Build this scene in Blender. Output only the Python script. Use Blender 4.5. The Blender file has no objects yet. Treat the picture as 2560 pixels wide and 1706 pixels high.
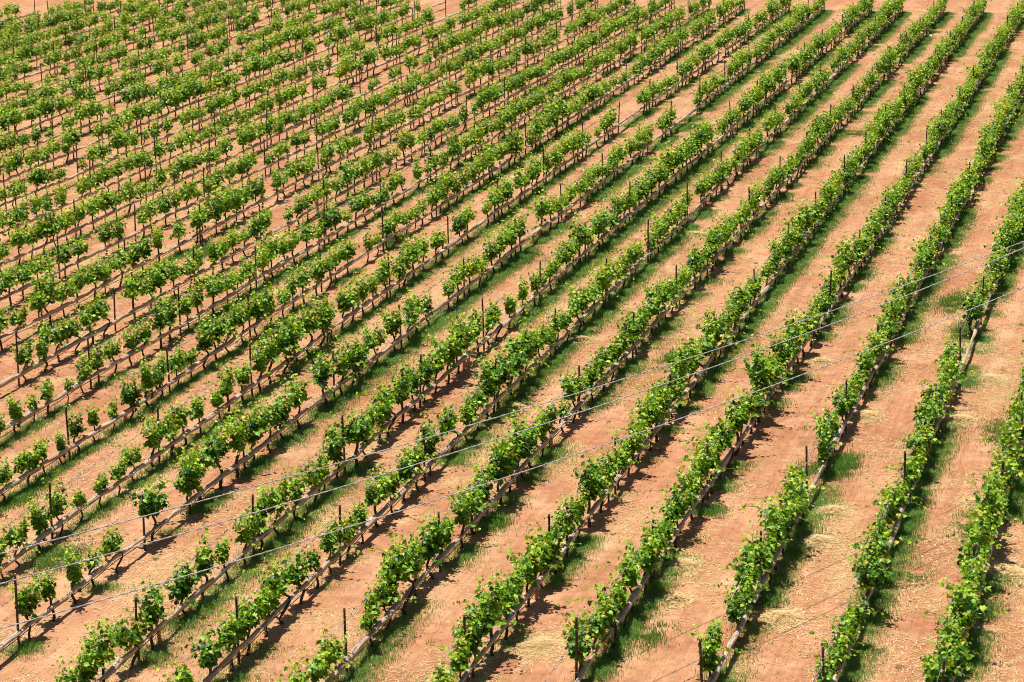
import bpy, math, random
import numpy as np
from mathutils import Matrix, Vector

random.seed(7)
rng = np.random.default_rng(11)
C = bpy.context.scene.collection
scene = bpy.context.scene

# ------------------------------------------------------------------ camera, sky, sun, exposure
CAM_H = 21.69
CAM_R = np.array([[0.96455749, 0.26341257, -0.01557794],
                  [-0.04924301, 0.23768705, 0.97009277],
                  [-0.25923731, 0.93494314, -0.24223406]])   # right, up, forward
FPX = 6500.0
IW, IH = 2560.0, 1706.0
cam_data = bpy.data.cameras.new('camera')
cam_data.sensor_width = 36.0
cam_data.lens = FPX / IW * 36.0
cam_data.clip_start = 0.5
cam_data.clip_end = 3000
cam = bpy.data.objects.new('camera', cam_data)
C.objects.link(cam)
cam.matrix_world = Matrix(((CAM_R[0][0], CAM_R[1][0], -CAM_R[2][0], 0),
                           (CAM_R[0][1], CAM_R[1][1], -CAM_R[2][1], 0),
                           (CAM_R[0][2], CAM_R[1][2], -CAM_R[2][2], CAM_H),
                           (0, 0, 0, 1)))
scene.camera = cam

SHIFT = (0.15, -0.09)                       # shadow displacement per metre of height
sun_to = Vector((-SHIFT[0], -SHIFT[1], 1.0)).normalized()
w = bpy.data.worlds.new('World'); scene.world = w; w.use_nodes = True
nt = w.node_tree
sky = nt.nodes.new('ShaderNodeTexSky'); sky.sky_type = 'NISHITA'; sky.sun_disc = False
sky.sun_elevation = math.asin(sun_to.z)
sky.sun_rotation = math.atan2(sun_to.x, sun_to.y)
nt.links.new(sky.outputs[0], nt.nodes['Background'].inputs[0])
nt.nodes['Background'].inputs[1].default_value = 0.05
sl = bpy.data.lights.new('sun', 'SUN'); sl.energy = 5.0; sl.angle = math.radians(0.5); sl.color = (1.0, 0.95, 0.87)
sun = bpy.data.objects.new('sun', sl); C.objects.link(sun)
sun.location = (0, 80, 60)
sun.rotation_euler = sun_to.to_track_quat('Z', 'Y').to_euler()
scene.view_settings.view_transform = 'Standard'
scene.view_settings.look = 'None'
scene.view_settings.exposure = 0.60
scene.view_settings.gamma = 1.0
scene.cycles.filter_width = 1.0
scene.cycles.max_bounces = 6
scene.cycles.transmission_bounces = 4
scene.cycles.diffuse_bounces = 3
scene.cycles.glossy_bounces = 2

# ------------------------------------------------------------------ projection helpers (where things stand in the place)
def ray(u, v):
    return np.array([(u - IW / 2) / FPX, -(v - IH / 2) / FPX, 1.0]) @ CAM_R
def ground_pt(u, v, z=0.0):
    d = ray(u, v); t = (z - CAM_H) / d[2]
    return d * t + np.array([0, 0, CAM_H])
def project(P):
    c = (np.atleast_2d(P) - np.array([0, 0, CAM_H])) @ CAM_R.T
    return np.stack([IW / 2 + FPX * c[:, 0] / c[:, 2], IH / 2 - FPX * c[:, 1] / c[:, 2], c[:, 2]], 1)
ZQ = 1280 / 2353
QO = {1: (0, 0), 2: (1280, 0), 3: (0, 853), 4: (1280, 853)}
def qp(q, x, y): return (QO[q][0] + x * ZQ, QO[q][1] + y * ZQ)

# ------------------------------------------------------------------ smooth value noise (numpy)
def vnoise(x, y, seed):
    x = np.asarray(x, float); y = np.asarray(y, float)
    xi = np.floor(x).astype(np.int64); yi = np.floor(y).astype(np.int64)
    fx = x - xi; fy = y - yi
    fx = fx * fx * (3 - 2 * fx); fy = fy * fy * (3 - 2 * fy)
    def h(a, b):
        n = (a * 374761393 + b * 668265263 + seed * 974634757) & 0xFFFFFFFF
        n = ((n ^ (n >> 13)) * 1274126177) & 0xFFFFFFFF
        return ((n ^ (n >> 16)) & 0xFFFF) / 65535.0
    return (h(xi, yi) * (1 - fx) + h(xi + 1, yi) * fx) * (1 - fy) + (h(xi, yi + 1) * (1 - fx) + h(xi + 1, yi + 1) * fx) * fy

# ------------------------------------------------------------------ materials
def newmat(name):
    m = bpy.data.materials.new(name); m.use_nodes = True
    return m, m.node_tree, m.node_tree.nodes['Principled BSDF']
def N(nt, t, **kw):
    n = nt.nodes.new(t)
    for k, v in kw.items():
        if k.startswith('i_'): n.inputs[k[2:].replace('_', ' ')].default_value = v
        else: setattr(n, k, v)
    return n
def ramp(nt, fac, stops, interp='LINEAR'):
    r = nt.nodes.new('ShaderNodeValToRGB'); r.color_ramp.interpolation = interp
    el = r.color_ramp.elements
    while len(el) > 1: el.remove(el[0])
    el[0].position = stops[0][0]; el[0].color = (*stops[0][1], 1)
    for p, c in stops[1:]:
        e = el.new(p); e.color = (*c, 1)
    nt.links.new(fac, r.inputs[0])
    return r.outputs[0]
def mix(nt, fac, a, b, mode='MIX'):
    n = nt.nodes.new('ShaderNodeMix'); n.data_type = 'RGBA'; n.blend_type = mode
    for s, v in ((n.inputs[0], fac), (n.inputs[6], a), (n.inputs[7], b)):
        if hasattr(v, 'links'): nt.links.new(v, s)
        elif isinstance(v, tuple): s.default_value = (*v, 1)
        else: s.default_value = v
    return n.outputs[2]
def mth(nt, op, a, b=0.0, clamp=False):
    n = nt.nodes.new('ShaderNodeMath'); n.operation = op; n.use_clamp = clamp
    for s, v in ((n.inputs[0], a), (n.inputs[1], b)):
        if hasattr(v, 'links'): nt.links.new(v, s)
        else: s.default_value = v
    return n.outputs[0]
def vec(nt, src, scale, loc=(0, 0, 0), rot=(0, 0, 0)):
    m = nt.nodes.new('ShaderNodeMapping'); nt.links.new(src, m.inputs[0])
    m.inputs['Scale'].default_value = scale; m.inputs['Location'].default_value = loc; m.inputs['Rotation'].default_value = rot
    return m.outputs[0]
def noise(nt, v, scale, detail=4, rough=0.55, dist=0.0):
    n = nt.nodes.new('ShaderNodeTexNoise'); nt.links.new(v, n.inputs['Vector'])
    n.inputs['Scale'].default_value = scale; n.inputs['Detail'].default_value = detail
    n.inputs['Roughness'].default_value = rough; n.inputs['Distortion'].default_value = dist
    return n.outputs[0]
def maprange(nt, v, a, b, c=0.0, d=1.0):
    n = nt.nodes.new('ShaderNodeMapRange'); nt.links.new(v, n.inputs[0])
    for k, x in zip((1, 2, 3, 4), (a, b, c, d)): n.inputs[k].default_value = x
    return n.outputs[0]
def bump(nt, bsdf, h, strength, dist):
    b = nt.nodes.new('ShaderNodeBump'); b.inputs['Strength'].default_value = strength; b.inputs['Distance'].default_value = dist
    nt.links.new(h, b.inputs['Height']); nt.links.new(b.outputs[0], bsdf.inputs['Normal'])

def mat_ground():
    m, nt, b = newmat('red_soil')
    pos = nt.nodes.new('ShaderNodeNewGeometry').outputs['Position']
    big = noise(nt, vec(nt, pos, (1, .5, 1)), .22, 5, .6)
    col = ramp(nt, big, [(.3, (.285, .122, .062)), (.5, (.390, .184, .098)), (.72, (.460, .246, .143))])
    # wheel-worn bands along the aisles
    tr = noise(nt, vec(nt, pos, (2.6, .045, 1)), 1.0, 4, .6)
    rut = noise(nt, vec(nt, pos, (11, .22, 1)), 1.0, 3, .6, .4)
    col = mix(nt, 1.0, col, ramp(nt, rut, [(.32, (.86, .84, .82)), (.5, (1, 1, 1)), (.68, (1.10, 1.10, 1.10))]), 'MULTIPLY')
    col = mix(nt, maprange(nt, tr, .36, .66), mix(nt, .55, col, (.30, .125, .060)), col)
    pale = noise(nt, vec(nt, pos, (.9, .42, 1), (7, 19, 0)), .8, 5, .65)
    col = mix(nt, maprange(nt, pale, .52, .68, 0, .6), col, (.55, .325, .190))
    mid = noise(nt, pos, 2.6, 6, .68)
    col = mix(nt, 1.0, col, ramp(nt, mid, [(.28, (.68, .64, .60)), (.5, (1, 1, 1)), (.72, (1.24, 1.26, 1.28))]), 'MULTIPLY')
    grit = noise(nt, pos, 26, 4, .75)
    col = mix(nt, 1.0, col, ramp(nt, grit, [(.30, (.70, .68, .66)), (.5, (1, 1, 1)), (.70, (1.25, 1.25, 1.25))]), 'MULTIPLY')
    # dry chopped straw lying in drifts
    drift = mth(nt, 'ADD', mth(nt, 'MULTIPLY', noise(nt, vec(nt, pos, (1, .62, 1), (3, 7, 0)), .55, 4, .62), .8), mth(nt, 'MULTIPLY', noise(nt, vec(nt, pos, (.06, .06, 1), (13, 1, 0)), 1.0, 2, .5), .28))
    fib1 = noise(nt, vec(nt, pos, (4, 34, 1), (0, 0, 0), (0, 0, .5)), 1.0, 3, .7, 1.6)
    fib2 = noise(nt, vec(nt, pos, (34, 5, 1), (5, 2, 0), (0, 0, .35)), 1.0, 3, .7, 1.6)
    fib = mth(nt, 'MAXIMUM', fib1, fib2)
    smask = mth(nt, 'MULTIPLY', maprange(nt, drift, .50, .68), maprange(nt, fib, .48, .64))
    col = mix(nt, mth(nt, 'MULTIPLY', smask, .6), col, ramp(nt, fib2, [(.3, (.46, .31, .14)), (.7, (.66, .50, .27))]))
    # dead short grass felt, pale yellow-green
    felt = mth(nt, 'MULTIPLY', maprange(nt, noise(nt, vec(nt, pos, (.5, .22, 1), (31, 17, 0)), .7, 4, .6), .56, .70), maprange(nt, noise(nt, pos, 15, 4, .7), .42, .62))
    col = mix(nt, mth(nt, 'MULTIPLY', felt, .65), col, (.40, .33, .13))
    # small dark clods and stones
    vo = nt.nodes.new('ShaderNodeTexVoronoi'); nt.links.new(pos, vo.inputs['Vector']); vo.inputs['Scale'].default_value = 5.5; vo.inputs['Randomness'].default_value = 1
    clod = mth(nt, 'MULTIPLY', maprange(nt, vo.outputs['Distance'], .05, .12, 1, 0), maprange(nt, noise(nt, pos, 1.3, 2), .5, .6))
    col = mix(nt, mth(nt, 'MULTIPLY', clod, .6), col, (.16, .075, .04))
    nt.links.new(col, b.inputs['Base Color'])
    b.inputs['Roughness'].default_value = .95
    b.inputs['Specular IOR Level'].default_value = .1
    h = mth(nt, 'ADD', mth(nt, 'MULTIPLY', noise(nt, pos, 5, 6, .7), .6), mth(nt, 'ADD', mth(nt, 'MULTIPLY', grit, .25), mth(nt, 'MULTIPLY', rut, .7)))
    bump(nt, b, h, .7, .09)
    return m

def mat_leaf(name, stops, trans=.38):
    m, nt, b = newmat(name)
    at = nt.nodes.new('ShaderNodeAttribute'); at.attribute_name = 'tint'
    oi = nt.nodes.new('ShaderNodeObjectInfo')
    pos = nt.nodes.new('ShaderNodeNewGeometry').outputs['Position']
    f = mth(nt, 'ADD', at.outputs['Fac'], mth(nt, 'MULTIPLY', mth(nt, 'SUBTRACT', oi.outputs['Random'], .5), .12))
    f = mth(nt, 'ADD', f, mth(nt, 'MULTIPLY', mth(nt, 'SUBTRACT', noise(nt, pos, .8, 2), .5), .25))
    col = ramp(nt, f, stops)
    nt.links.new(col, b.inputs['Base Color'])
    b.inputs['Roughness'].default_value = .46
    b.inputs['Specular IOR Level'].default_value = .4
    tr = nt.nodes.new('ShaderNodeBsdfTranslucent')
    tc = mix(nt, 1.0, col, (1.5, 1.35, .6), 'MULTIPLY')
    nt.links.new(tc, tr.inputs[0])
    mx = nt.nodes.new('ShaderNodeMixShader'); mx.inputs[0].default_value = trans
    nt.links.new(b.outputs[0], mx.inputs[1]); nt.links.new(tr.outputs[0], mx.inputs[2])
    nt.links.new(mx.outputs[0], nt.nodes['Material Output'].inputs[0])
    return m

def mat_bark(name, a, c, sc):
    m, nt, b = newmat(name)
    tc = nt.nodes.new('ShaderNodeTexCoord').outputs['Object']
    n = noise(nt, vec(nt, tc, (sc, sc, sc * .15)), 1.0, 4, .65)
    nt.links.new(ramp(nt, n, [(.32, a), (.68, c)]), b.inputs['Base Color'])
    b.inputs['Roughness'].default_value = .9; b.inputs['Specular IOR Level'].default_value = .2
    bump(nt, b, n, .6, .02)
    return m

def mat_net():
    m, nt, b = newmat('beige_netting')
    pos = nt.nodes.new('ShaderNodeNewGeometry').outputs['Position']
    st = noise(nt, vec(nt, pos, (26, 1.1, 26)), 1.0, 4, .65)
    shade_mottle = noise(nt, vec(nt, pos, (3, 1.6, 3)), 1.0, 4, .6)
    col = ramp(nt, st, [(.30, (.20, .145, .105)), (.46, (.40, .300, .220)), (.74, (.64, .52, .41))])
    col = mix(nt, maprange(nt, shade_mottle, .5, .68), col, mix(nt, .6, col, (.34, .24, .165)))  # mottled foliage shade along the roll, painted into the net colour
    nt.links.new(col, b.inputs['Base Color'])
    b.inputs['Roughness'].default_value = .75; b.inputs['Specular IOR Level'].default_value = .25
    bump(nt, b, mth(nt, 'ADD', st, mth(nt, 'MULTIPLY', noise(nt, pos, 60, 2), .4)), .7, .02)
    return m

def mat_plain(name, a, c, scale, rough=.6, metal=0.0, stretch=(1, 1, 1), spec=.3):
    m, nt, b = newmat(name)
    pos = nt.nodes.new('ShaderNodeNewGeometry').outputs['Position']
    n = noise(nt, vec(nt, pos, stretch), scale, 4, .6)
    nt.links.new(ramp(nt, n, [(.3, a), (.7, c)]), b.inputs['Base Color'])
    b.inputs['Roughness'].default_value = rough; b.inputs['Metallic'].default_value = metal
    b.inputs['Specular IOR Level'].default_value = spec
    return m

M_GROUND = mat_ground()
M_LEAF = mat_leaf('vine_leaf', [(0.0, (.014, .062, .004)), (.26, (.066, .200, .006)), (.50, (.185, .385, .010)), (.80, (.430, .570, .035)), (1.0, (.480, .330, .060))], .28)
M_GRASS = mat_leaf('green_grass', [(0.0, (.060, .170, .026)), (.5, (.155, .320, .055)), (.85, (.290, .390, .095)), (1.0, (.42, .38, .14))], .3)
M_STRAW = mat_leaf('dry_straw', [(0.0, (.48, .31, .13)), (.5, (.64, .46, .22)), (1.0, (.80, .66, .38))], .15)
M_TRUNK = mat_bark('vine_bark', (.035, .022, .015), (.105, .070, .047), 30)
M_CANE = mat_bark('green_cane', (.13, .12, .03), (.22, .13, .05), 20)
M_POST = mat_bark('weathered_post_wood', (.040, .024, .016), (.125, .080, .055), 24)
M_POSTTOP = mat_bark('sawn_post_top', (.22, .18, .14), (.34, .29, .24), 24)
M_NET = mat_net()
M_HOSE = mat_plain('black_hose_plastic', (.014, .013, .012), (.03, .027, .025), 8, .5)
M_WIRE = mat_plain('galvanised_wire', (.34, .33, .32), (.52, .50, .48), 5, .5, .0)
M_DRY = mat_plain('dry_tendril', (.24, .20, .17), (.46, .40, .35), 14, .9)
M_GUARD = mat_plain('orange_mesh_plastic', (.50, .20, .095), (.62, .29, .15), 6, .6)
M_GUARD_DARK = mat_plain('dark_mesh_gap', (.17, .07, .035), (.25, .11, .055), 6, .8)
M_CABLE = mat_plain('grey_cable_sheath', (.27, .27, .29), (.46, .46, .49), 3, .45, .0)
M_CLOD = mat_plain('soil_clod', (.20, .085, .045), (.36, .17, .095), 4, .95, spec=.1)
M_SACK = mat_plain('white_sack', (.70, .71, .74), (.85, .86, .88), 6, .6)

# ------------------------------------------------------------------ mesh building
class MB:
    def __init__(self): self.v, self.f, self.fm, self.t, self.n = [], [], [], [], 0
    def add(self, verts, faces, mat=0, tint=None):
        """verts (n,3); faces list of int arrays (k,3|4)"""
        verts = np.asarray(verts, np.float32).reshape(-1, 3)
        for fa in faces:
            fa = np.asarray(fa, np.int64)
            if len(fa): self.f.append(fa + self.n); self.fm.append(np.full(len(fa), mat, np.int32))
        self.v.append(verts); self.n += len(verts)
        self.t.append(np.full(len(verts), .5, np.float32) if tint is None else np.asarray(tint, np.float32))
    def merge(self, o, rot, scale, loc, dt=0.0):
        c, s = math.cos(rot), math.sin(rot)
        for v, t in zip(o.v, o.t):
            q = v * scale
            self.v.append((np.stack([q[:, 0] * c - q[:, 1] * s, q[:, 0] * s + q[:, 1] * c, q[:, 2]], 1) + np.asarray(loc, np.float32)).astype(np.float32))
            self.t.append(t + dt)
        for f, m in zip(o.f, o.fm): self.f.append(f + self.n); self.fm.append(m)
        self.n += o.n
    def mesh(self, name, mats, smooth=True):
        me = bpy.data.meshes.new(name)
        v = np.concatenate(self.v); me.vertices.add(len(v)); me.vertices.foreach_set('co', v.ravel())
        loops = np.concatenate([f.ravel() for f in self.f]); cnt = np.concatenate([np.full(len(f), f.shape[1], np.int32) for f in self.f])
        me.loops.add(len(loops)); me.loops.foreach_set('vertex_index', loops.astype(np.int32))
        st = np.zeros(len(cnt), np.int32); st[1:] = np.cumsum(cnt)[:-1]
        me.polygons.add(len(cnt)); me.polygons.foreach_set('loop_start', st)
        me.polygons.foreach_set('material_index', np.concatenate(self.fm))
        me.polygons.foreach_set('use_smooth', np.full(len(cnt), smooth))
        a = me.attributes.new('tint', 'FLOAT', 'POINT'); a.data.foreach_set('value', np.concatenate(self.t))
        for m in mats: me.materials.append(m)
        me.update(calc_edges=True); me.validate()
        return me
def link(name, me, parent=None, **props):
    o = bpy.data.objects.new(name, me); C.objects.link(o)
    if parent: o.parent = parent
    for k, v in props.items(): o[k] = v
    return o

def tube(mb, pts, rad, sides=6, mat=0, caps=True, prof=None, tint=None):
    pts = np.asarray(pts, float); n = len(pts)
    rad = np.broadcast_to(np.asarray(rad, float), (n,))
    tg = np.gradient(pts, axis=0); tg /= np.linalg.norm(tg, axis=1)[:, None] + 1e-9
    ref = np.array([0, 0, 1.0]) if abs(tg[:, 2]).mean() < .7 else np.array([1.0, 0, 0])
    a = np.cross(tg, ref); a /= np.linalg.norm(a, axis=1)[:, None] + 1e-9
    b = np.cross(a, tg)
    th = np.arange(sides) / sides * 2 * math.pi
    R = rad[:, None] * (prof if prof is not None else np.ones((n, sides)))
    V = pts[:, None, :] + R[..., None] * (np.cos(th)[None, :, None] * a[:, None, :] + np.sin(th)[None, :, None] * b[:, None, :])
    i = np.arange(n - 1)[:, None] * sides; j = np.arange(sides)[None, :]; k = (j + 1) % sides
    q = np.stack([i + j, i + k, i + sides + k, i + sides + j], -1).reshape(-1, 4)
    V = V.reshape(-1, 3); fs = [q]
    if caps:
        V = np.concatenate([V, pts[:1], pts[-1:]])
        jj = np.arange(sides); kk = (jj + 1) % sides
        fs.append(np.stack([kk, jj, np.full(sides, n * sides)], 1))
        e = (n - 1) * sides
        fs.append(np.stack([e + jj, e + kk, np.full(sides, n * sides + 1)], 1))
    mb.add(V, fs, mat, None if tint is None else np.full(len(V), tint))

# leaf outlines: u along the midrib, v across
HALF = [(-.10, .20), (.06, .47), (.32, .36), (.52, .47), (.66, .22)]
OUT = [(.04, 0)] + HALF + [(1.0, 0)] + [(u, -v) for u, v in HALF[::-1]]
LU = np.array([.36] + [p[0] for p in OUT]); LV = np.array([0] + [p[1] for p in OUT])
LW = .22 * np.abs(LV) ** 1.2 - .20 * (LU - .3) ** 2
LF = np.array([[0, 1 + (k + 1) % 12, 1 + k] for k in range(12)])
SU = np.array([0, .42, 1.0, .42]); SV = np.array([0, .47, 0, -.47]); SW = np.array([-.03, .10, -.10, .10])
SF = np.array([[0, 2, 1], [0, 3, 2]])
def leaves(mb, pos, nrm, tip, size, tint, simple, mat=0):
    pos, nrm, tip = (np.asarray(x, float) for x in (pos, nrm, tip)); size = np.asarray(size, float)
    nrm /= np.linalg.norm(nrm, axis=1)[:, None] + 1e-9
    tip = tip - nrm * np.sum(nrm * tip, 1)[:, None]; tip /= np.linalg.norm(tip, axis=1)[:, None] + 1e-9
    bi = np.cross(nrm, tip)
    U, V, W_, F = (SU, SV, SW, SF) if simple else (LU, LV, LW, LF)
    P = pos[:, None, :] + size[:, None, None] * (U[None, :, None] * tip[:, None, :] + V[None, :, None] * bi[:, None, :] + W_[None, :, None] * nrm[:, None, :])
    k = len(U); n = len(pos)
    f = (F[None] + (np.arange(n) * k)[:, None, None]).reshape(-1, 3)
    mb.add(P.reshape(-1, 3), [f], mat, np.repeat(np.asarray(tint), k))

# ------------------------------------------------------------------ the grapevine
KINDS = {  # adjective: (spread along row, shoot count, shoot length, side lean, stray canes, size)
    'small sparse': (.26, 11, .56, .30, 0, .97),
    'slim upright': (.26, 15, .88, .19, 1, 1.0),
    'round bushy': (.42, 22, .72, .30, 1, 1.0),
    'wide spreading': (.58, 23, .64, .24, 1, 1.0),
    'tall straggling': (.46, 18, .90, .24, 2, 1.0),
    'dense dark': (.50, 29, .76, .28, 1, 1.02),
}
def build_vine(kind, seed, simple):
    r = np.random.default_rng(seed)
    spread, nsh, slen, lean, stray, sz = KINDS[kind]
    hz = r.uniform(.60, .72)
    head = np.array([r.normal(0, .05), r.normal(0, .07), hz])
    # trunk: a thin dark stem with kinks
    wood = MB()
    ts = np.linspace(0, 1, 4 if simple else 9)
    k1, k2, ph = r.normal(0, .07), r.normal(0, .12), r.uniform(0, 6)
    pts = np.stack([head[0] * ts + k1 * np.sin(ts * math.pi) + .02 * np.sin(ts * 9 + ph) * (ts > 0),
                    head[1] * ts + k2 * np.sin(ts * math.pi * r.choice([1, 2])) + .025 * np.cos(ts * 8 + ph) * (ts > 0), hz * ts - .03 * (ts == 0)], 1)
    tube(wood, pts, np.linspace(.034, .026, len(ts)) * r.uniform(.8, 1.2), 4 if simple else 7)
    arms = []
    for sg in (-1, 1):
        L = spread * r.uniform(.75, 1.1)
        ta = np.linspace(0, 1, 3 if simple else 6)
        ap = head + np.stack([.03 * np.sin(ta * 5 + ph), sg * L * ta, .10 * np.sin(ta * 1.8) + .015 * np.sin(ta * 11)], 1)
        tube(wood, ap, np.linspace(.022, .012, len(ta)), 3 if simple else 6)
        arms.append(ap)
    fol = MB()
    lp, ln, lt, ls, lc = [], [], [], [], []
    total = nsh + stray
    for k in range(total):
        is_stray = k >= nsh
        ap = arms[k % 2]; f = r.uniform(0, 1); idx = f * (len(ap) - 1); i0 = int(idx); i1 = min(i0 + 1, len(ap) - 1)
        p0 = ap[i0] + (ap[i1] - ap[i0]) * (idx - i0)
        d = np.array([r.normal(0, lean), r.normal(0, .30), 1.0])
        low = r.random() < .24 and not is_stray
        if low: d[2] = r.uniform(-.45, .35)
        L = slen * r.uniform(.42, 1.28) * (.55 if low else 1)
        droop = r.uniform(.05, .32)
        if is_stray:
            L = r.uniform(.7, 1.0); d = np.array([r.choice([1, 1, -1]) * r.uniform(.4, 1.0), r.normal(0, .3), .9]); droop = .9
        d /= np.linalg.norm(d)
        n = max(5, int(L / (.062 if not simple else .068)))
        t = np.linspace(0, 1, n)
        side = np.array([d[0], d[1], 0])
        sp = p0 + d * (L * t)[:, None] + side * (droop * L * .5 * t ** 2)[:, None] - np.array([0, 0, 1]) * (droop * L * .55 * t ** 2.2)[:, None]
        sp += r.normal(0, .010, sp.shape)
        if not simple and (k % 2 == 0 or is_stray): tube(fol, sp[::2], np.linspace(.006, .003, len(sp[::2])), 3, 1, False)
        ang0 = r.uniform(0, 6.28)
        for q in range(n):
            for rep in range(2 if (q < n * .6 and not is_stray) else 1):
                an = ang0 + q * math.pi + rep * 1.6 + r.normal(0, .5)
                pd = np.array([math.cos(an), math.sin(an), r.uniform(-.1, .5)])
                pos = sp[q] + pd * r.uniform(.02, .08)
                out = np.array([sp[q][0] - head[0], .5 * (sp[q][1] - head[1]), .1]) * 1.2 + pd * .55
                lp.append(pos); ln.append(np.array([0, 0, .85]) + out + r.normal(0, .62, 3))
                lt.append(pd * np.array([1, 1, .2]) + np.array([0, 0, -r.uniform(.15, .8)]) + r.normal(0, .25, 3))
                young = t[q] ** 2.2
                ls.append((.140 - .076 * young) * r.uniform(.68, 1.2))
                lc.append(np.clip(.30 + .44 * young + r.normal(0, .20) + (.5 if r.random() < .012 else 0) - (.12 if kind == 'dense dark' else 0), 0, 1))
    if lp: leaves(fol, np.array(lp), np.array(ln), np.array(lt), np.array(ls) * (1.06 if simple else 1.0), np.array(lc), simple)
    return wood, fol, sz

# ------------------------------------------------------------------ rows of the vineyard
S = 2.7; X0 = -5.0445
ROWPOLY = [((-.119, -.232), 54, 70), ((.209, .12, -.009), 54, 85), ((-.162, -.039), 53, 80), ((-.09, .064, .053), 52, 134),
           ((-.052, -.159, .007), 52, 121), ((.075, .034, -.08), 51, 148), ((-.028, -.032, -.039), 51, 178), ((.28, .13, .197), 50, 136),
           ((-.07, .029, .01), 52, 178), ((.103, -.017, -.057), 57, 176), ((-.025, -.069, -.135), 63, 178), ((-.205, .14, .027), 68, 142),
           ((-.368, .066, .193), 73, 125)]
NROWS = 29
def row_x(i, y):
    y = np.asarray(y, float)
    base = X0 - S * i
    if i < len(ROWPOLY):
        c, a, b = ROWPOLY[i]; base = base + np.polyval(c, (np.clip(y, a, b) - 100) / 50)
    else: base = base + .06 + 0 * y
    return base
def row_end(i):
    if i <= 16: return 178.3
    if i == 17: return 175.5
    if i <= 19: return 177.0
    if i <= 26: return 185.7
    if i == 27: return 170.9
    return 167.0
def row_start(i):                                         # a little before the frame's left or bottom edge
    y = 40.0
    for yy in np.arange(40, 178, 1.0):
        p = project([[row_x(i, yy), yy, .9]])[0]
        if p[0] > -160 and p[1] < IH + 160: return yy
    return 177
ORD = ['', 'first', 'second', 'third', 'fourth', 'fifth', 'sixth', 'seventh', 'eighth', 'ninth', 'tenth', 'eleventh', 'twelfth', 'thirteenth',
       'fourteenth', 'fifteenth', 'sixteenth', 'seventeenth', 'eighteenth', 'nineteenth', 'twentieth', 'twenty-first', 'twenty-second',
       'twenty-third', 'twenty-fourth', 'twenty-fifth', 'twenty-sixth', 'twenty-seventh', 'twenty-eighth', 'twenty-ninth']
def rowname(i): return 'the %s row from right' % ORD[i + 1]
def in_frame(P, m=0): 
    p = project([P])[0]
    return -m < p[0] < IW + m and -m < p[1] < IH + m

# ------------------------------------------------------------------ ground
gb = MB()
xs = np.concatenate([[-1400, -500], np.linspace(-130, 40, 18), [400, 1400]])
ys = np.concatenate([[-900, -200], np.linspace(0, 240, 25), [600, 1600]])
gx, gy = np.meshgrid(xs, ys, indexing='ij')
nx, ny = gx.shape
ii, jj = np.meshgrid(np.arange(nx - 1), np.arange(ny - 1), indexing='ij')
gq = np.stack([ii * ny + jj, (ii + 1) * ny + jj, (ii + 1) * ny + jj + 1, ii * ny + jj + 1], -1).reshape(-1, 4)
gb.add(np.stack([gx.ravel(), gy.ravel(), np.zeros(gx.size)], 1), [gq])
link('ground', gb.mesh('ground', [M_GROUND]), kind='structure', label='bare red soil of the vineyard with straw drifts')

# ------------------------------------------------------------------ posts
def post_mesh(k):
    r = np.random.default_rng(100 + k); mb = MB()
    zz = np.array([-.25, 0, .3, .6, .9, 1.2, 1.5, 1.6]); n = len(zz)
    prof = 1 + r.normal(0, .05, (n, 9))
    pts = np.stack([np.cumsum(r.normal(0, .003, n)), np.cumsum(r.normal(0, .003, n)), zz], 1)
    tube(mb, pts, np.linspace(.032, .028, n), 9, 0, True, prof)
    top = pts[-1]
    th = np.arange(9) / 9 * 2 * math.pi
    mb.add(np.concatenate([top + np.stack([np.cos(th) * .026, np.sin(th) * .026, np.full(9, .003)], 1), [top + np.array([0, 0, .006])]]),
           [np.stack([np.arange(9), (np.arange(9) + 1) % 9, np.full(9, 9)], 1)], 1)
    for hz in (.45, .68, 1.32):                      # wire staples and windings round the post
        tube(mb, np.array([[.034 * math.cos(a), .034 * math.sin(a), hz + .004 * a] for a in np.linspace(0, 6.6, 10)]), .005, 4, 2)
    return mb
post_mb = [post_mesh(k) for k in range(5)]
post_me = [m.mesh('post', [M_POST, M_POSTTOP, M_WIRE]) for m in post_mb]
posts = []       # (row, y, x)
for i in range(NROWS):
    e = row_end(i); y = e; s0 = row_start(i)
    first = True
    while y > s0 - 2:
        yy = y + (0 if first else rng.normal(0, .12))
        posts.append((i, yy, float(row_x(i, yy)) + rng.normal(0, .02)))
        first = False
        y -= 7.40
vis_posts = {}
for i, y, x in posts:
    if in_frame((x, y, .9)): vis_posts.setdefault(i, []).append(y)
for i in vis_posts: vis_posts[i].sort()
cand = sorted([p for p in posts if in_frame((p[2], p[1], .9))], key=lambda p: project([(p[2], p[1], .9)])[0][2])
single = set((p[0], p[1]) for p in cand[:296])
far_posts = MB()
for i, y, x in posts:
    k = rng.integers(5); zs = rng.uniform(.92, 1.12) * (1.04 if i < 15 else 1.12)
    if (i, y) in single:
        n = vis_posts[i].index(y) + 1
        tilt = rng.normal(0, .022), rng.normal(0, .022)
        end = abs(y - row_end(i)) < .01
        adj = 'dark weathered wooden end post closing' if end else ('tall dark wooden trellis post' if zs > 1.08 else ('short dark wooden trellis post' if zs < .96 else 'dark brown wooden trellis post'))
        lab = '%s the far end of %s' % (adj, rowname(i)) if end else '%s, %s nearest the viewer in %s' % (adj, ORD[n], rowname(i))
        o = link('trellis_post', post_me[k], label=lab, category='post', group='wooden posts along the trellis rows')
        o.location = (x, y, 0); o.rotation_euler = (tilt[0], tilt[1], rng.uniform(0, 6.28)); o.scale = (1, 1, zs)
    else:
        far_posts.merge(post_mb[k], rng.uniform(0, 6), 1.0, (x, y, 0))
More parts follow.
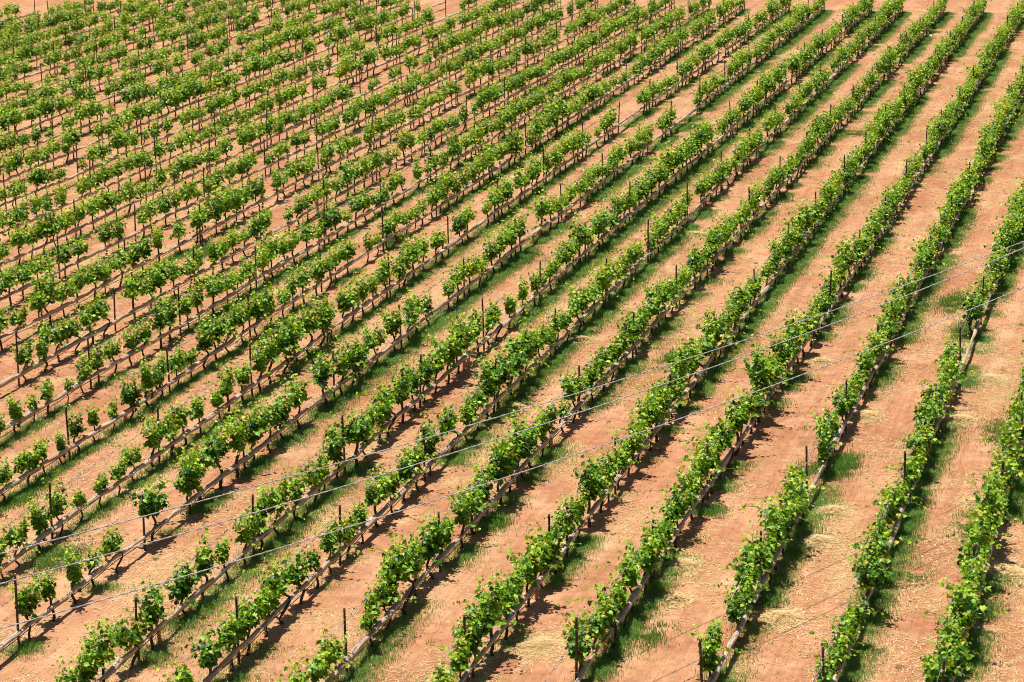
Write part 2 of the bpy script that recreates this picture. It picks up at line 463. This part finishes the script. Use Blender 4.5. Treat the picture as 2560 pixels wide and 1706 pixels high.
if far_posts.n: link('distant_trellis_posts', far_posts.mesh('distant_trellis_posts', [M_POST, M_POSTTOP, M_WIRE]), kind='stuff', label='farthest small trellis posts at the field edge', category='posts')

# ------------------------------------------------------------------ rolled nets, wires, hoses: one of each per row
def gap_at(i, y): return vnoise(y * .35 + i * 37.1, i * 5.3, 5)
for i in range(NROWS):
    a, b = row_start(i) - 6, row_end(i) - .1
    n = int((b - a) / .16); y = np.linspace(a, b, n)
    wob = .05 * (vnoise(y * .5, i * 3.1 + 0 * y, 21) - .5) + .03 * (vnoise(y * 1.7, i * 7.7 + 0 * y, 22) - .5)
    sag = .10 * (vnoise(y * .28, i * 9.1 + 0 * y, 23) - .5) - .035 * np.abs(np.sin((y - a) * math.pi / 1.25))
    rad = .062 + .045 * (vnoise(y * .9, i * 4.4 + 0 * y, 24) - .45) - .022 * np.exp(-((y % 1.27 - .6) / .07) ** 2)
    sides = 10; th = np.arange(sides) / sides * 2 * math.pi
    ph = vnoise(y * .4, i * 2.2 + 0 * y, 25)[:, None] * 9
    prof = 1 + .14 * np.sin(2 * th[None] + ph) + .10 * np.sin(3 * th[None] - 1.7 * ph) + .07 * (np.random.default_rng(i).random((n, sides)) - .5)
    mb = MB(); tube(mb, np.stack([row_x(i, y) + wob + .055, y, .45 + sag], 1), rad, sides, 0, True, prof)
    link('rolled_net', mb.mesh('rolled_net', [M_NET]), label='long beige net rolled up and tied along %s' % rowname(i), category='net', group='rolled nets tied along the rows')
    if i <= 14:
        y = np.arange(a, b, 1.2); mb = MB()
        xw = row_x(i, y) - .05; zw = 1.30 - .03 * np.abs(np.sin((y - a) * math.pi / 7.4))
        tube(mb, np.stack([xw, y, zw], 1), .0028, 5)
        wo = link('trellis_wire', mb.mesh('trellis_wire', [M_WIRE]), label='grey top trellis wire with dry tendrils along %s' % rowname(i), category='wire', group='wires along the top of the rows')
        r = np.random.default_rng(500 + i); dm = MB()
        ny_ = int((b - a) * 26); yy = np.sort(r.uniform(a, b, ny_)); yy = yy[gap_at(i, yy) > .42]
        m = len(yy)
        base = np.stack([np.interp(yy, y, xw), yy, np.interp(yy, y, zw)], 1)
        d = np.stack([r.normal(0, .6, m), r.normal(0, 1, m), r.normal(0, .6, m)], 1); d /= np.linalg.norm(d, axis=1)[:, None]
        L = r.uniform(.04, .13, m)[:, None]; wv = np.stack([r.normal(0, 1, m), r.normal(0, 1, m), r.normal(0, 1, m)], 1)
        wv = np.cross(d, wv); wv /= np.linalg.norm(wv, axis=1)[:, None]; wv *= .009
        P = np.stack([base - wv - d * L * .4, base + wv - d * L * .4, base + wv * .7 + d * L * .6, base - wv * .7 + d * L * .6], 1).reshape(-1, 3)
        dm.add(P, [np.arange(m * 4).reshape(-1, 4)])
        link('dry_tendrils', dm.mesh('dry_tendrils', [M_DRY]), wo, kind='stuff')
    if 4 <= i <= 13:
        y = np.arange(a, b, .6); mb = MB()
        tube(mb, np.stack([row_x(i, y) + .07, y, .37 - .14 * np.abs(np.sin((y - a) * math.pi / 3.7)) * vnoise(y * .13, i + 0 * y, 31)], 1), .011, 5)
        link('drip_hose', mb.mesh('drip_hose', [M_HOSE]), label='thin black drip hose sagging below the net of %s' % rowname(i), category='hose', group='drip hoses under the nets')

# ------------------------------------------------------------------ grapevines
names = list(KINDS)
near_me = {}; far_mb = {}
for a, nm in enumerate(names):
    near_me[nm] = []; far_mb[nm] = []
    for q in range(5):
        wd, fo, sz = build_vine(nm, 1000 + a * 50 + q, False)
        near_me[nm].append((wd.mesh('trunk', [M_TRUNK]), fo.mesh('foliage', [M_LEAF, M_CANE], False), sz))
    for q in range(4):
        wd, fo, sz = build_vine(nm, 3000 + a * 50 + q, True)
        far_mb[nm].append((wd, fo, sz))
GAPS = [(4, 2120, -40, 2040, 140), (4, 1400, 590, 1310, 760), (3, 850, 1190, 720, 1310), (2, 600, 510, 490, 570), (2, 850, 490, 785, 540),
        (2, 700, 612, 640, 650), (2, 125, 1045, 55, 1100), (2, 870, 925, 830, 965), (3, 800, 790, 720, 840), (3, 210, 560, 150, 600)]
gaps = []
for q, xa, ya, xb, yb in GAPS:
    A = ground_pt(*qp(q, xa, ya), .45); B = ground_pt(*qp(q, xb, yb), .45)
    i = int(round((X0 - (A[0] + B[0]) / 2) / S)); gaps.append((i, min(A[1], B[1]), max(A[1], B[1])))
vines = []
for i in range(NROWS):
    py = sorted([p[1] for p in posts if p[0] == i])
    for a, b in zip(py[:-1], py[1:]):
        for j in range(6):
            y = a + (b - a) * (j + .5) / 6 + rng.normal(0, .09)
            x = float(row_x(i, y)) - .02 + rng.normal(0, .035)
            u = rng.random()
            if any(g[0] == i and g[1] < y < g[2] for g in gaps): continue
            if i == 18 and y > 171.5: continue
            if i == 17 and 166 < y < 172 : continue
            if i >= 28 and y > 164: continue
            size = .93 + .32 * float(vnoise(y * .16 + i * 11.3, i * .6, 41))
            p = project([(x, y, .9)])[0]
            size *= math.exp(rng.normal(0, .085))
            if p[0] < 340 and p[1] > 930: size *= .84
            if u < (.015 if i <= 2 else (.035 if i < 13 else .07)): continue
            vines.append([i, y, x, size, p])
vis = [v for v in vines if 8 < v[4][0] < IW - 8 and 8 < v[4][1] < IH - 8]
vis.sort(key=lambda v: v[4][2])
chosen = set((v[0], v[1]) for v in vis[:296])
mass = MB()
used_labels = set()
for i, y, x, size, p in vines:
    if size < .88: nm = rng.choice(names, p=[.30, .28, .20, .10, .12, 0])
    elif size > 1.08: nm = rng.choice(names, p=[.02, .08, .26, .26, .16, .22])
    else: nm = rng.choice(names, p=[.10, .20, .22, .18, .20, .10])
    rot = (0 if rng.random() < .5 else math.pi) + rng.normal(0, .12)
    if (i, y) in chosen:
        tm, fm, sz = near_me[nm][rng.integers(5)]
        k = size * sz
        vp = vis_posts.get(i, [])
        before = [q for q in vp if q < y]
        rowv = sorted(v[1] for v in vines if v[0] == i and 8 < v[4][0] < IW - 8 and 8 < v[4][1] < IH - 8)
        if before:
            q = before[-1]; c = sum(1 for v in rowv if q < v <= y + 1e-9)
            lab = '%s grapevine, %s past the %s nearest post of %s' % (nm, ORD[c], ORD[len(before)], rowname(i))
        else:
            c = sum(1 for v in rowv if v >= y - 1e-9 and (not vp or v < vp[0]))
            lab = '%s grapevine, %s before the nearest post of %s' % (nm, ORD[c], rowname(i))
        e = bpy.data.objects.new('grapevine', None); C.objects.link(e)
        e.location = (x, y, 0); e.rotation_euler = (0, 0, rot); e.scale = (k, k, k); e.empty_display_size = .2
        e['label'] = lab; e['category'] = 'vine'; e['group'] = 'grapevines trained along the rows'
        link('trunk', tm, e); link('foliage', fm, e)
    else:
        wd, fo, sz = far_mb[nm][rng.integers(4)]; k = size * sz
        n0 = len(mass.fm)
        mass.merge(fo, rot, k, (x, y, 0), rng.normal(0, .06))
        n1 = len(mass.fm)
        mass.merge(wd, rot, k, (x, y, 0))
        for q in range(n1, len(mass.fm)): mass.fm[q] = np.full(len(mass.fm[q]), 1, np.int32)
link('distant_grapevines', mass.mesh('distant_grapevines', [M_LEAF, M_TRUNK], False), kind='stuff', label='mass of green grapevines in the farther parts of all rows', category='vines')

# ------------------------------------------------------------------ orange mesh vine guards
def guard_mesh():
    mb = MB(); R = .050; sides = 10
    zz = np.linspace(-.02, .46, 25); rr = np.where(np.arange(25) % 2 == 0, R, R * .90)
    tube(mb, np.stack([.008 * np.sin(zz * 6), 0 * zz, zz], 1), rr, sides, 0, False)
    for k in range(len(mb.fm)):
        mb.fm[k] = np.where((np.arange(len(mb.fm[k])) // sides % 4 == 1), 1, 0).astype(np.int32)
    # rolled rim and the seam strip
    tube(mb, np.array([[R * 1.03 * math.cos(a), R * 1.03 * math.sin(a), .46] for a in np.linspace(0, 2 * math.pi, 13)]), .007, 5, 0, False)
    tube(mb, np.array([[R * 1.02, 0, z] for z in np.linspace(0, .46, 5)]), .008, 4, 0)
    return mb.mesh('vine_guard', [M_GUARD, M_GUARD_DARK])
gme = guard_mesh()
GP = [(318, 1062), (408, 1614), (1218, 1304), (876, 1685), (1159, 926), (1181, 918), (1345, 1500), (1514, 1636), (1536, 1611), (1383, 1125),
      (1307, 1201), (2517, 1272), (1805, 886), (1914, 1024), (2199, 929), (2371, 1011), (1326, 609), (1353, 601), (1748, 533), (1759, 525),
      (1993, 642), (2023, 604), (2343, 653), (2248, 821)]
gl = {}
gpos = []
for u, v in GP:
    P = ground_pt(u, v); i = max(0, int(round((X0 - P[0]) / S)))
    gpos.append((i, P[1], float(row_x(i, P[1])) + .02 + (P[0] - float(row_x(i, P[1]))) * .3))
for n, (i, y, x) in enumerate(gpos):
    vp = vis_posts.get(i, []); bf = [q for q in vp if q < y]
    same = sorted(g[1] for g in gpos if g[0] == i and sum(1 for q in vp if q < g[1]) == len(bf))
    which = '' if len(same) == 1 else (('nearer ' if len(same) == 2 else 'nearest ') if y == same[0] else ('farther ' if len(same) == 2 else 'farthest ' if y == same[-1] else 'middle '))
    lab = '%sorange mesh vine guard %s the %s post of %s' % (which, 'beyond' if bf else 'before', (ORD[len(bf)] + ' nearest') if bf else 'nearest', rowname(i))
    o = link('vine_guard', gme, label=lab, category='vine guard', group='orange mesh guards round young vines')
    o.location = (x, y, 0); o.rotation_euler = (rng.normal(0, .05), rng.normal(0, .05), rng.uniform(0, 6)); o.scale = (1, 1, rng.uniform(.85, 1.15))

# ------------------------------------------------------------------ overhead cables
CD = np.array([.4252, .9051]); CN = np.array([CD[1], -CD[0]])
for off, (a2, a1, a0), lab in ((-35.9, (.001098, -.113368, 9.1330), 'topmost of the three grey twisted overhead cables'),
                               (-34.6, (.0013704, -.123765, 9.1629), 'middle one of the three grey twisted overhead cables'),
                               (-33.95, (.0013194, -.125764, 8.7087), 'lowest of the three grey twisted overhead cables')):
    t = np.linspace(-8, 110, 1180); core = np.stack([CN[0] * off + CD[0] * t, CN[1] * off + CD[1] * t, a0 + a1 * t + a2 * t * t], 1)
    mb = MB()
    for k in range(2):
        ph = t * 2 * math.pi / .55 + k * math.pi
        tube(mb, core + np.stack([CN[0] * .0062 * np.cos(ph), CN[1] * .0062 * np.cos(ph), .0062 * np.sin(ph)], 1), .0080, 6)
    link('overhead_cable', mb.mesh('overhead_cable', [M_CABLE]), label=lab, category='cable', group='overhead cables crossing the vineyard')

# ------------------------------------------------------------------ white sack caught at the foot of a row
P = ground_pt(2323, 86, .12)
gu, gv = np.meshgrid(np.linspace(0, 1, 15), np.linspace(0, 2 * math.pi, 15)[:-1], indexing='ij')
ln = (gu - .5) * .62
rr = .13 * np.sin(np.clip(gu, .03, .97) * math.pi) ** .6 * (1 + .25 * np.sin(3 * gv + 7 * gu) + .14 * np.sin(5 * gv - 11 * gu))
V = np.stack([ln + .03 * np.cos(gv), rr * np.cos(gv) * .8, .11 + rr * np.sin(gv) * .75 - .10 * gu], -1).reshape(-1, 3)
m = 14
ii, jj = np.meshgrid(np.arange(14), np.arange(m), indexing='ij')
q = np.stack([ii * m + jj, ii * m + (jj + 1) % m, (ii + 1) * m + (jj + 1) % m, (ii + 1) * m + jj], -1).reshape(-1, 4)
mb = MB(); mb.add(V, [q, np.arange(m)[None, ::-1], (14 * m + np.arange(m))[None]])
o = link('plastic_sack', mb.mesh('plastic_sack', [M_SACK]), label='white crumpled plastic sack lying in grass at the foot of the sixth row from right', category='sack')
o.location = (P[0], P[1], -.01); o.rotation_euler = (0, 0, -.95)

# ------------------------------------------------------------------ grass under the rows, weeds, straw
def blades(mb, base, h, wd, tint, r, bend=.45):
    n = len(base); an = r.uniform(0, 6.28, n); d = np.stack([np.cos(an), np.sin(an), np.zeros(n)], 1)
    sd = np.stack([-d[:, 1], d[:, 0], np.zeros(n)], 1)
    be = (r.uniform(.1, 1.0, n) * bend * h)[:, None]
    z = np.array([0, 0, 1.0])
    m = base + d * be * .35 + z * (h * .6)[:, None]
    tp = base + d * be + z * (h * (1 - .25 * r.random(n)))[:, None]
    wv = (wd * .5)[:, None] * sd
    V = np.stack([base - wv, base + wv, m + wv * .8, m - wv * .8, tp], 1).reshape(-1, 3)
    k = np.arange(n)[:, None] * 5
    mb.add(V, [k + np.array([[0, 1, 2, 3]]), k + np.array([[3, 2, 4]])], 0, np.repeat(tint, 5))
r = np.random.default_rng(77)
gm = MB()
for i in range(NROWS):
    a, b = row_start(i) - 3, row_end(i) + .3
    dens = 1500 if i < 9 else (900 if i < 14 else 300)
    n = int((b - a) * dens); y = r.uniform(a, b, n)
    big = vnoise(y * .11 + i * 17.3, i * 1.7 + 0 * y, 61); small = vnoise(y * .9 + i * 5.1, i * 2.9 + 0 * y, 62)
    thr = .30 if i < 4 else (.29 if i < 12 else (.58 if i < 17 else .66))
    pres = np.clip((big * .6 + small * .4 - thr - .03) / .14, 0, 1)
    keep = r.random(n) < pres
    y = y[keep]; pr = pres[keep]; n = len(y)
    wide = .10 + .13 * vnoise(y * .3, i * 4 + 0 * y, 63) + (.11 if i < 9 else .02)
    x = row_x(i, y) + (.17 if i < 9 else .12) + r.normal(0, 1, n) * wide
    h = (.04 + .17 * pr * vnoise(x * 2.3, y * 2.3, 64)) * r.uniform(.5, 1.2, n)
    tint = np.clip(.30 + .35 * (vnoise(x * .8, y * .8, 65) - .3) + r.normal(0, .12, n), 0, .93)
    blades(gm, np.stack([x, y, np.zeros(n)], 1), h, r.uniform(.006, .014, n), tint, r, .8)
PATCH = [(1700, 318, 1.3, .7, .22), (2120, 335, 1.2, .8, .12), (2105, 1165, .55, 1.0, .34), (1610, 1590, .6, 1.0, .14), (2010, 1180, .5, .7, .12), (2410, 830, .5, 1.2, .2),
         (2535, 1230, .6, 1.6, .25), (2500, 1080, .7, 1.4, .10), (2440, 1310, .6, 1.3, .10), (2380, 760, .5, 1.4, .2), (60, 1240, .5, 1.2, .2), (2480, 330, .45, 1.2, .3), (2290, 1440, .5, .8, .06),
         (150, 1400, .6, 1.0, .2), (520, 630, .6, 1.2, .25), (1300, 650, .6, 1.4, .2), (980, 600, .5, 1.2, .28), (430, 920, .5, 1.0, .25), (1690, 900, .5, 1.0, .25), (1230, 1310, .5, .7, .25)]
for u, v, rx, ry, hh in PATCH:
    P = ground_pt(u, v); n = int(4200 * rx * ry + 900)
    x = P[0] + r.normal(0, .5, n) * rx; y = P[1] + r.normal(0, .6, n) * ry
    k = vnoise(x * 3.1, y * 3.1, 71) > .55 - .5 * r.random(n); x, y = x[k], y[k]; n = len(x)
    blades(gm, np.stack([x, y, 0 * x], 1), hh * .6 * r.uniform(.5, 1.3, n), r.uniform(.009, .018, n), np.clip(.36 + r.normal(0, .15, n), 0, .95), r)
# thin grass scattered over the aisles, mostly towards the right
n = 200000; x = r.uniform(-75, 0, n); y = r.uniform(48, 178, n)
f = vnoise(x * .45 + 9, y * .2, 72) * .6 + vnoise(x * 1.9, y * 1.9, 73) * .4 + np.where(x > -12 - .06 * (y - 50), .06, -.02)
k = f > .60; x, y = x[k], y[k]; n = len(x)
blades(gm, np.stack([x, y, 0 * x], 1), r.uniform(.03, .10, n), r.uniform(.008, .014, n), np.clip(.6 + r.normal(0, .25, n), 0, 1), r, .8)
n = 420; cx = r.uniform(-60, -1, n); cy = r.uniform(48, 178, n)
for X, Y in zip(cx, cy):
    q = int(r.integers(14, 46)); s = r.uniform(.03, .10)
    blades(gm, np.stack([X + r.normal(0, s, q), Y + r.normal(0, s * 1.3, q), np.zeros(q)], 1), r.uniform(.03, .11, q), r.uniform(.009, .016, q), np.clip(.3 + r.normal(0, .12, q), 0, .9), r, .7)
link('grass', gm.mesh('grass', [M_GRASS], False), kind='stuff', label='green grass growing in strips under the vine rows', category='grass')

sm = MB()
def straw(x, y, z, L, r):
    n = len(x); an = r.uniform(0, 3.15, n); d = np.stack([np.cos(an), np.sin(an), r.normal(0, .10, n)], 1)
    sd = np.stack([-d[:, 1], d[:, 0], np.zeros(n)], 1) * r.uniform(.004, .010, n)[:, None]
    c = np.stack([x, y, z + .012], 1); e = d * (L * .5)[:, None]; bow = sd * 0 + np.stack([-d[:, 1], d[:, 0], 0 * x], 1) * (r.normal(0, .12, n) * L)[:, None]
    V = np.stack([c - e - sd, c - e + sd, c + bow + sd, c + bow - sd, c + e], 1).reshape(-1, 3)
    k = np.arange(n)[:, None] * 5
    sm.add(V, [k + np.array([[0, 1, 2, 3]]), k + np.array([[3, 2, 4]])], 0, np.repeat(np.clip(r.normal(.5, .25, n), 0, 1), 5))
n = 800000; x = r.uniform(-75, 1, n); y = 48 + 130 * r.random(n) ** 1.35
f = .62 * vnoise(x * .55, y * .34, 81) + .38 * vnoise(x * 1.7, y * 1.3, 82) + np.where(x > -10 - .05 * (y - 50), .10, 0.0) + np.where(x < -38, -.08, 0)
k = (f > .54) & (r.random(n) < (f - .49) * 4.0); x, y = x[k], y[k]
straw(x, y, np.zeros(len(x)), r.uniform(.08, .32, len(x)), r)
PILE = [(1731, 587, .75), (1704, 1413, .8), (2041, 1353, .7), (1954, 1544, .7), (1350, 1615, .8), (2526, 1435, .8), (2290, 465, .5), (1455, 850, .5), (2050, 905, .5), (1690, 1500, .5), (1880, 1480, .5), (500, 1500, .5),
        (2440, 870, 1.0), (2480, 950, .9), (2400, 1050, .7), (2160, 1040, .8), (2080, 1280, .8), (300, 1660, .5), (2440, 1260, .6), (1290, 1020, .5)]
for u, v, s in PILE:
    P = ground_pt(u, v); n = int(1500 * s); a = r.normal(0, .38 * s, n); b = r.normal(0, .55 * s, n)
    straw(P[0] + a, P[1] + b, r.random(n) * .14 * np.exp(-(a * a + b * b) / (.2 * s * s)), r.uniform(.12, .42, n), r)
link('straw', sm.mesh('straw', [M_STRAW], False), kind='stuff', label='pale dry straw scattered over the red aisles', category='straw')
# loose clods of soil
cm = MB()
n = 60000; x = r.uniform(-62, 0, n); y = 47 + 131 * r.random(n) ** 1.5
k = (vnoise(x * .7, y * .3, 91) * .6 + vnoise(x * 2.6, y * 2.2, 92) * .4) > .50 + .12 * r.random(n); x, y = x[k], y[k]; n = len(x)
oc = np.array([[1, 0, 0], [0, 1, 0], [-1, 0, 0], [0, -1, 0], [0, 0, .8], [.7, .7, .35], [-.7, .7, .3], [-.7, -.7, .35], [.7, -.7, .3]])
of = np.array([[0, 5, 4], [5, 1, 4], [1, 6, 4], [6, 2, 4], [2, 7, 4], [7, 3, 4], [3, 8, 4], [8, 0, 4]])
sz = r.uniform(.010, .024, n) * (1 + 1.2 * (r.random(n) < .06))
P = np.stack([x, y, 0 * x], 1)[:, None] + sz[:, None, None] * oc[None] * r.uniform(.6, 1.3, (n, 9, 1)) * np.array([1.2, 1.2, 1.0])
cm.add(P.reshape(-1, 3), [(of[None] + (np.arange(n) * 9)[:, None, None]).reshape(-1, 3)], 0, None)
link('soil_clods', cm.mesh('soil_clods', [M_CLOD], False), kind='stuff', label='small loose clods of red soil in the aisles', category='soil')
print('vines', len(vines), 'in frame', len(vis), 'posts', len(cand), 'leaves verts', mass.n, 'grass', gm.n, 'straw', sm.n)
